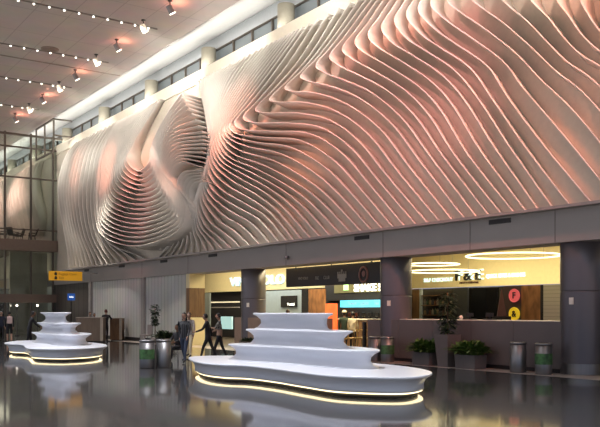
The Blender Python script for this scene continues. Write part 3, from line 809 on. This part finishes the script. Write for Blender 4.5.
person(fp(9.5, 45), facing(.2,1), 'person seen from behind wearing a pale backpack at the far left', Cb, Cb, S1, Hb, skirt=True, extras=backpack(mat('bag_pink', (.50,.36,.33), .8)), stride=.05)
person(fp(29, 38), facing(1,-.1), 'person in black leaning at the left tip of the farther bench', Cb, Cb, S2, Hb, lean=.25, stride=.12, arms=((.9,.3),(.5,.4)))
person(fp(105.5, 46.5), facing(.6,.8), 'person in black standing against the wooden desk', Cb, Cb, S1, mat('cap_red', (.12,.03,.03), .7), H=1.8, lean=.1, arms=((.6,.6),(1.1,.3)), stride=.03)
person(fp(90, 49.5), facing(-.4,-1), 'person with brown hair behind the wooden desk, left one', Cg, Cb, S1, Hr, H=1.66, stride=.02)
person(fp(94.5, 49.8), facing(-.6,-1), 'dark haired person behind the wooden desk, right one', Cb, Cb, S2, Hb, H=1.58, stride=.02)
person(fp(184.5, 27.4), facing(-.75,-.66), 'long haired woman in a checked jacket left of the middle bench', Cpl, mat('jeans', (.05,.07,.12), .8), S1, Hb, H=1.66, hair='long', stride=.2, arms=((.35,.2),(-.3,.2)))
person(fp(189.5, 30.5), facing(-.75,-.6), 'person in a pale top just behind the woman in the checked jacket', Cp, Cw, S1, Hr, H=1.66, stride=.1)
person(fp(208.5, 28.8), facing(-.83,.56), 'person in dark clothes striding left of the middle bench', Cb, Cb, S1, Hb, H=1.62, stride=.24, arms=((.55,.7),(-.45,.3)), lean=.12)
person(fp(219.5, 29.4), facing(-.83,.56), 'person in a patterned short sleeved shirt walking behind the striding one', Cpt, Cb, S1, Hb, H=1.64, stride=.18, sleeves='short', arms=((.5,1.3),(.3,.9)))
person(fp(178, 29.0), facing(-.9,-.3), 'seated person partly hidden behind the woman in the checked jacket', Cb, Cb, S2, Hb, H=1.6, sit=True, arms=((.5,.8),(.5,.8)))
person(fp(344, 35.0), facing(.8,.6), 'person in a dark jacket and pale cap queueing at the burger counter', mat('cloth_green', (.03,.05,.03), .8), Cb, S2, Hb, H=1.72, cap=Cw, stride=.05, extras=None)
person(fp(352.5, 34.4), facing(.85,.5), 'person in a cream shirt seen from behind at the burger counter', Cw, Cb, S2, Hb, H=1.68, stride=.06, arms=((.2,.3),(.2,.3)))
person(fp(287.5, 36.0), facing(.8,.6), 'dark haired person behind the top tier below the television', Cb, Cb, S2, Hr, H=1.78, stride=.04)
# seat for the seated person
q = fp(178, 29.0)
wc = thing('chair', 'dark chair carrying the seated person left of the middle bench', 'chair', q, facing(-.9,-.3))
MB().box(-.2,.24,-.22,.22,.36,.40,bev=.01).build('seat', Cb, wc); MB().box(-.24,-.2,-.22,.22,.40,.85,bev=.01).build('backrest', Cb, wc)
for a in (-.2,.2):
    for b_ in (-.2,.2): MB().tube([(a,b_,0),(a,b_,.37)], .015, 6).build('leg', M_steel, wc)
# brass queue furniture near burger counter
for i, (px, t_) in enumerate(((342,30.5),(351,31.0),(360,31.5),(366,31.0))):
    q = fp(px, t_)
    s = thing('stool', ['brass bar stool, leftmost of those seen in the gap beside the middle bench','brass bar stool, second from left in the gap beside the middle bench','brass bar stool, third from left in the gap beside the middle bench','brass bar stool nearest the half wall in the gap'][i], 'stool', q, 0, 'brass stools')
    MB().lathe([(.17,.68),(.18,.70),(.17,.73)], n=20).build('seat', M_gold, s)
    for a in range(4):
        c_, s_ = math.cos(a*PI/2+.4), math.sin(a*PI/2+.4)
        MB().tube([(.12*c_,.12*s_,.69),(.19*c_,.19*s_,0)], .012, 6).build('leg', M_gold, s)
    MB().tube([(.16*math.cos(a*PI/8),.16*math.sin(a*PI/8),.28) for a in range(16)], .009, 6, closed=True).build('footrest', M_gold, s)
    bk = MB().tube([(.15*math.cos(a*PI/10),.15*math.sin(a*PI/10),1.02) for a in range(11)], .014, 6)
    for a in (0,5,10): bk.tube([(.15*math.cos(a*PI/10),.15*math.sin(a*PI/10),.72),(.15*math.cos(a*PI/10),.15*math.sin(a*PI/10),1.02)], .010, 6)
    bk.build('backrest', M_gold, s)
o = MB().box(-.06,.06,-.06,.06,0,1.35,bev=.01).build('post', M_black); o.location = fp(364.5, 29.9); tag(o, 'black post at the left end of the long half wall', 'post')
# ------------------------------------------------------------------ far end: desks, signs, glass screen
def desk(p0, p1, t0, z, m, label):
    a = Vector(fp(p0, t0)); b = Vector(fp(p1, t0))
    t = thing('desk', label, 'desk', ((a+b)/2), math.atan2(b.y-a.y, b.x-a.x)); L = (b-a).length/2
    MB().box(-L,L,0,.7,.06,z-.04,bev=.01).build('body', m, t)
    MB().box(-L-.02,L+.02,-.03,.73,z-.04,z,bev=.01).build('top', mat('desk_top', (.36,.31,.25), .4), t)
    MB().box(-L+.05,L-.05,.05,.65,0,.06).build('plinth', M_dark, t)
    MB().box(L-.16,L+.005,-.012,.0,.06,z-.04).build('edge_strip', mat('desk_edge', (.42,.36,.28), .4), t)
    return t
M_desk = mat('desk_wood', (.18,.13,.09), .5, vary=.15, scale=3, stretch=(3,3,.3))
desk(76, 103, 45.5, 1.40, M_desk, 'tan wooden desk behind the farther bench')
desk(110, 122, 47.5, 1.35, M_dwood, 'dark wooden desk right of the person in black')
ys_ = onY(66, 276, 50.0)
hs = thing('hanging_sign', 'long yellow hanging wayfinding sign with black symbols', 'sign', ys_)
MB().box(-1.05,1.05,0,.12,-.29,.29,bev=.01).build('board', M_ylw, hs)
for z in (.12,-.14):
    o = MB().box(-.72,-.56,-.015,0,z-.08,z+.06).box(-.69,-.59,-.015,0,z+.07,z+.12).build('symbol', M_dark, hs)
for z in (.12,-.12):
    x = text_mesh('writing', 'Baggage Claim' if z > 0 else 'Exit', .2, mat('sign_ink', (.45,.2,.01), .5), hs, .004); face_near(x, (.1 if z > 0 else -.28, -.008, z))
w = MB().box(1.05, 18.62-ys_.x, .04, .08, .20, .25)
w.build('bracket', M_fasc, hs)
bs = thing('hanging_sign', 'small blue hanging sign below the yellow sign', 'sign', onY(71.5, 297, 51))
MB().box(-.24,.24,0,.08,-.22,.22,bev=.01).build('board', M_blue, bs)
x = text_mesh('writing', 'Info', .18, M_swhite, bs, .004); face_near(x, (0,-.008,0))
MB().box(-.03,.03,.01,.07,-bs.location.z,-.22).build('post', M_dark, bs)
# glass screen (curtain wall) at Y = 59
YG = 59.0
def gx(px): return onY(px, 200, YG).x
gz = lambda py: onY(30, py, YG).z
XR = gx(73)
frames = MB()
gl = MB().box(2.0, XR, YG, YG+.03, 0, 14.3).build('window_20', M_glass, kind='structure')
fm = MB()
for px in (-52,-24, 5, 31, 53, 73): fm.box(gx(px)-.05, gx(px)+.05, YG-.1, YG+.12, 0, 14.5)
for z, h in ((14.35,.15),(11.3,.10),(13.45,.1)): fm.box(2.0, XR, YG-.08, YG+.1, z-h/2, z+h/2)
fm.box(2.0, XR, YG-.06, YG+.08, 7.55, 7.63)
fm.build('window_frame', M_mull, gl)
struct('trim_mezzanine_edge', MB().box(2.0, 18.8, YG-.35, YG+.5, 6.05, 6.85), M_slab)
struct('floor_mezzanine', MB().box(2.0, 18.8, YG+.5, 76, 6.5, 6.85), M_slab)
struct('trim_transom', MB().box(2.0, 18.8, YG-.2, YG+.2, 2.35, 2.95), M_slab)
# return frame up by the clerestory
rf = MB()
for y in (55.0, 57.0, 59.0): rf.box(17.3, 17.4, y-.05, y+.05, 12.6, 14.9)
rf.box(17.3, 17.4, 55, 59, 14.8, 14.9).box(17.3,17.4,55,59,12.6,12.7).box(17.3,18.6,54.95,55.05,14.8,14.9).box(17.3,18.6,54.95,55.05,13.7,13.8)
tag(rf.build('rail_frame', M_mull), 'square metal frame joining the glass screen to the white ledge', 'frame')
# behind the screen
struct('wall_far', MB().box(-22, 34, 77, 77.3, 0, 6.5), M_far)
struct('wall_far_upper', MB().box(-22, 34, YF-.2, YF, 0, 16), M_far)
M_kiosk = mat('kiosk', (.05,.05,.045), .4)
struct('wall_far_lower', MB().box(15.9, 18.6, 60.5, 60.8, 0, 6.05), mat('stone_tan', (.40,.37,.29), .6, vary=.15, scale=.8))
for i, px in enumerate((2, 12, 22, 32, 43)):
    p = onY(px, 330, 61.5)
    k_ = thing('door_portal', 'dark glass entrance door below the mezzanine, number %d in words from left' % i, 'door', (p.x, 61.5, 0))
    k_['label'] = ['dark entrance door at the left picture edge under the mezzanine','dark entrance door behind the backpack wearer','dark entrance door left of the person in black','dark entrance door directly behind the person in black','dark entrance door behind the top tier of the farther bench'][i]
    MB().box(-.28,.28,0,.06,0,2.3).box(-.25,.25,-.01,0,.1,2.2).build('leaf', M_black, k_)
    MB().tube([(.2,-.06,.9),(.2,-.06,1.5)], .02, 6).build('handle', M_steel, k_)
    MB().box(-.33,-.28,-.05,.1,0,2.35).box(.28,.33,-.05,.1,0,2.35).box(-.33,.33,-.05,.1,2.3,2.35).build('frame', M_mull, k_)
for px, lb in ((17, 'small bright lamp under the mezzanine, left one'), (37.5, 'small bright lamp under the mezzanine, right one')):
    p = onY(px, 305.5, 58.2); o = MB().ball((0,0,0), .07, m=M_lamp).build('lamp', M_lamp); o.location = p; tag(o, lb, 'lamp')
    o2 = MB().lathe([(.12,0),(.12,.04),(.035,.06),(.035,p.z-.06)], n=14).build('lamp_post', M_dark); o2.location = (p.x, p.y, 0); tag(o2, 'slim dark post carrying the %s lamp under the mezzanine' % ('left' if px < 20 else 'right'), 'post')
# mezzanine chairs
def lounge(px, Y, rz, label):
    t = thing('lounge_chair', label, 'chair', (onY(px, 240, Y).x, Y, 6.85), rz)
    MB().box(-.25,.25,-.28,.28,.36,.46,bev=.04).build('seat', M_dark, t)
    b = MB().box(-.04,.04,-.28,.28,0,.55,bev=.03).build('backrest', M_dark, t); b.location = (-.25,0,.42); b.rotation_euler = (0,-.35,0)
    for a in (-.2,.2):
        for c in (-.22,.22): MB().tube([(a,c,.38),(a*1.2,c*1.15,0)], .02, 6).build('leg', M_dark, t)
    for s in (-1,1): MB().box(-.25,.22,.27*s-.03,.27*s+.03,.58,.62,bev=.01).box(.16,.2,.27*s-.02,.27*s+.02,.4,.6).build('armrest', M_dark, t)
lounge(3, 59.9, 0, 'dark lounge chair on the mezzanine at the left picture edge')
lounge(13.5, 60.0, .5, 'dark lounge chair on the mezzanine, second from left')
lounge(18.5, 60.6, 2.6, 'dark lounge chair on the mezzanine behind the small table')
lounge(32, 60.0, PI-.2, 'dark reclined lounge chair on the mezzanine, right one')
tb = thing('side_table', 'low dark table between the lounge chairs on the mezzanine', 'table', (onY(22.5,240,60).x, 60.0, 6.85))
MB().lathe([(.28,.42),(.28,.45)], n=24).build('table_top', M_dark, tb); MB().lathe([(.16,0),(.03,.03),(.03,.42)], n=16).build('pedestal', M_dark, tb)
# pale chair near white panels
pc = thing('chair', 'pale chair left of the slim tree before the white panels', 'chair', (18.0, onX(146,330,18.0).y, 0), PI)
Cpc = mat('pale_vinyl', (.30,.26,.25), .5)
MB().box(-.25,.25,-.3,.3,.40,.47,bev=.02).build('seat', Cpc, pc); MB().box(-.27,-.21,-.3,.3,.47,1.0,bev=.02).build('backrest', Cpc, pc)
for a in (-.22,.22):
    for c in (-.26,.26): MB().tube([(a,c,0),(a,c,.41)], .018, 6).build('leg', M_steel, pc)
# ------------------------------------------------------------------ ceiling fixtures
def track(Y, label):
    t = thing('light_track', label, 'light', (0, Y, 15.0), 0, 'downlight tracks across the ceiling')
    MB().box(-6, 15.95, -.03, .03, -.05, 0).build('rail', mat('rail', (.16,.14,.12), .5), t)
    x = 15.5
    while x > 1:
        o = MB().lathe([(.038,-.10),(.042,-.05)], n=12).build('bulb', M_bulb, t); o.location = (x, 0, 0); x -= .66
    return t
for Y, lb in ((29.2,'row of small downlights on the ceiling, just out of the top of the picture'),(35.1,'row of small downlights nearest the top edge of the ceiling'),(41.3,'second row of small downlights across the ceiling'),(47.2,'third row of small downlights across the ceiling'),(53.5,'fourth row of small downlights across the ceiling, farthest one')):
    track(Y, lb)
def can(loc, tgt, glow, label):
    t = thing('ceiling_spotlight', label, 'light', loc)
    MB().lathe([(.10,0),(.10,-.04),(.03,-.05),(.03,-.18)], n=16).build('mount', M_dark, t)
    q = (Vector(tgt)-Vector(loc)).to_track_quat('-Z', 'Y').to_euler()
    b = MB().lathe([(.10,.16),(.13,.12),(.13,-.16),(.15,-.20)], n=20).build('housing', M_steel if not glow else M_white, t)
    b.location = (0,0,-.36); b.rotation_euler = q
    l = MB().lathe([(.125,-.205),(.125,-.215)], n=20).build('lens', M_lamp, t); l.location = (0,0,-.36); l.rotation_euler = q
    if glow:
        g = MB().ball((0,0,0), .10, (1,1,1.6), M_lamp, 12).build('globe', M_lamp, t); g.location = (0,0,-.34)
    return t
PINK = (1,.34,.22); ROSE = (1,.33,.32); WARM = (1,.93,.80)
word = ['first','second','third','fourth','fifth','sixth','seventh','eighth','ninth','tenth']
i = 0
for k in range(9):
    Y = 7.6+6*k; i += 1
    can((14.95, Y, 15.0), (18.6, Y, 9), False, 'dark stage spotlight glowing pink on the ceiling, %s from the camera' % word[k])
for k in range(8):
    Y = 10.4+6*k+ (0 if k < 4 else 0)
    can((14.95, Y, 15.0), (18.6, Y, 9), True, 'white glowing lamp hanging from the ceiling, %s from the camera' % word[k])
vt = onZ(50, 49, 15.0)
tag(MB().lathe([(.45,0),(.45,-.04),(.3,-.08)], n=24).build('ceiling_vent', mat('vent_brown', (.22,.17,.14), .6), loc=vt), 'small round vent on the ceiling above the second row of downlights', 'vent')
# ------------------------------------------------------------------ lighting
def aim(px, py, d=.8): return onX(px, py, 18.86-d)
def pinkspot(px, py, e, col=PINK, ang=26, Y=None, X=14.95, blend=.9):
    t = aim(px, py); spot((X-1.5, (Y if Y is not None else t.y)-4.5, 14.2), t, e, col, ang+9, 1., .2)
EP = 2500
pinkspot(78, 165, EP*.8, Y=55.6, ang=24)
pinkspot(107, 162, EP*1.3, Y=49.6, ang=20)
pinkspot(141, 165, EP*1.9, Y=44, ang=16, X=10)
pinkspot(138, 205, EP*1.6, ROSE, Y=42.0, ang=18, X=10)
pinkspot(285, 128, EP*1.5, PINK, Y=27.0, ang=20, X=10)
pinkspot(400, 75, EP*1.2, ROSE, Y=19.0, ang=30, X=10)
pinkspot(183, 135, EP*1.1, Y=37.6, ang=24)
pinkspot(232, 118, EP*1.3, Y=32.6, ang=26)
pinkspot(240, 150, EP*.7, ROSE, Y=31.6, ang=24)
pinkspot(325, 112, EP*.8, ROSE, Y=25.6, ang=34)
pinkspot(375, 45, EP*.4, Y=22, ang=34)
pinkspot(350, 82, EP*.6, Y=22.6, ang=24)
pinkspot(440, 80, EP*.6, ROSE, Y=19.6, ang=36)
pinkspot(500, 100, EP*1.2, Y=13.6, ang=32)
pinkspot(560, 85, EP*1.0, Y=11.6, ang=32)
pinkspot(590, 50, EP*.7, ROSE, Y=9.0, ang=34)
# warm white wash from the glowing lamps
for k in range(8):
    Y = 10.4+6*k
    far = min(1, max(.25, (Y-8)/30))
    spot((13.5, Y-1, 14.2), (18.8, Y+4.5, 13.0), (4000 if k < 5 else 2300)*max(far,.45), (1,.95,.86), 54, 1., .3)
# cove strip on top of the ledge, shining up
area((19.1, 50, 13.92), (0, R(155), 0), .3, 112, 1350, (1,.96,.88))

# pink glow on ceiling round stage lights
for k in range(9): 
    l = bpy.data.lights.new('point_light', 'POINT'); l.energy = 22; l.color = (1,.33,.22); l.shadow_soft_size = .05
    o = bpy.data.objects.new('point_light', l); COL.objects.link(o); o.location = (15.3, 7.6+6*k, 14.62)
# downlights on the hall floor
for Y in (5, 17, 29, 41, 53):
    for X in (2, 9): spot((X, Y, 14.8), (X, Y, 0), 8600, (.97,.96,1), 72, 1., .3)
for Y in (31, 39, 47, 54): spot((14.6, Y, 14.8), (17.2, Y, 0), 4200, (1,.90,.78), 44, 1., .3)  # extra warm spots, added to brighten the far fascia and white cladding
# shops
def down(X, Y, sx, sy, e, col=(1,.80,.40), z=4.1): area((X, Y, z), (0,0,0), sx, sy, e, col)
down(28.8, 25, 5, 13, 900, (1,.84,.50), 5.1); down(22.6, 20, 3.4, 8, 120, (1,.84,.50), 5.1); down(22.4, 29.5, 3.4, 7, 620, (1,.84,.50), 5.1); down(22.9, 41, 3.6, 14, 560, (1,.84,.55), 5.1)
down(24.3, 38, 1.0, 8, 90, (.7,.88,1))
area((20.9, 27.0, 3.6), (0,0,0), 1.0, 2.4, 110, (1,.88,.62))  # fill added above the burger queue to lift the cream shirt
# far hall behind the glass
for Y in (66, 74, 84):
    spot((13, Y, 14.5), (18.6, Y, 10), 3000, (1,.60,.52), 70, 1., .2)
down(12, 67, 12, 10, 520, (1,.88,.68), 6.3)
spot((10, 57, 8), (14, 70, 8.5), 700, (1,.9,.8), 90, 1, .3)
# world: dim daylight of the open hall behind the camera, plus added glow below
w = bpy.data.worlds.new('world'); scene.world = w; w.use_nodes = True
nt = w.node_tree; bg = nt.nodes['Background']
tc = nt.nodes.new('ShaderNodeTexCoord'); sp = nt.nodes.new('ShaderNodeSeparateXYZ'); rp = nt.nodes.new('ShaderNodeValToRGB')
mr = nt.nodes.new('ShaderNodeMapRange'); mr.inputs['From Min'].default_value = -1
nt.links.new(tc.outputs['Generated'], sp.inputs[0]); nt.links.new(sp.outputs['Z'], mr.inputs['Value']); nt.links.new(mr.outputs[0], rp.inputs['Fac'])
rp.color_ramp.elements[0].color = (1.9,1.68,1.5,1); rp.color_ramp.elements[1].color = (.42,.48,.66,1)  # warm half below the horizon is added to brighten the ceiling
rp.color_ramp.elements[0].position = .475; rp.color_ramp.elements[1].position = .68; rp.color_ramp.elements[1].color = (.62,.66,.76,1)
el = rp.color_ramp.elements.new(.505); el.color = (.20,.25,.40,1)  # dark band above the horizon, added to dim bench skirts and lower sculpture
nt.links.new(rp.outputs[0], bg.inputs['Color']); bg.inputs['Strength'].default_value = .74
# ------------------------------------------------------------------ render look
scene.view_settings.view_transform = 'Standard'; scene.view_settings.look = 'None'
scene.view_settings.exposure = 0.25; scene.view_settings.gamma = 1
scene.cycles.use_denoising = True
scene.cycles.max_bounces = 6; scene.cycles.diffuse_bounces = 3; scene.cycles.glossy_bounces = 3; scene.cycles.transparent_max_bounces = 8
scene.cycles.sample_clamp_indirect = 4
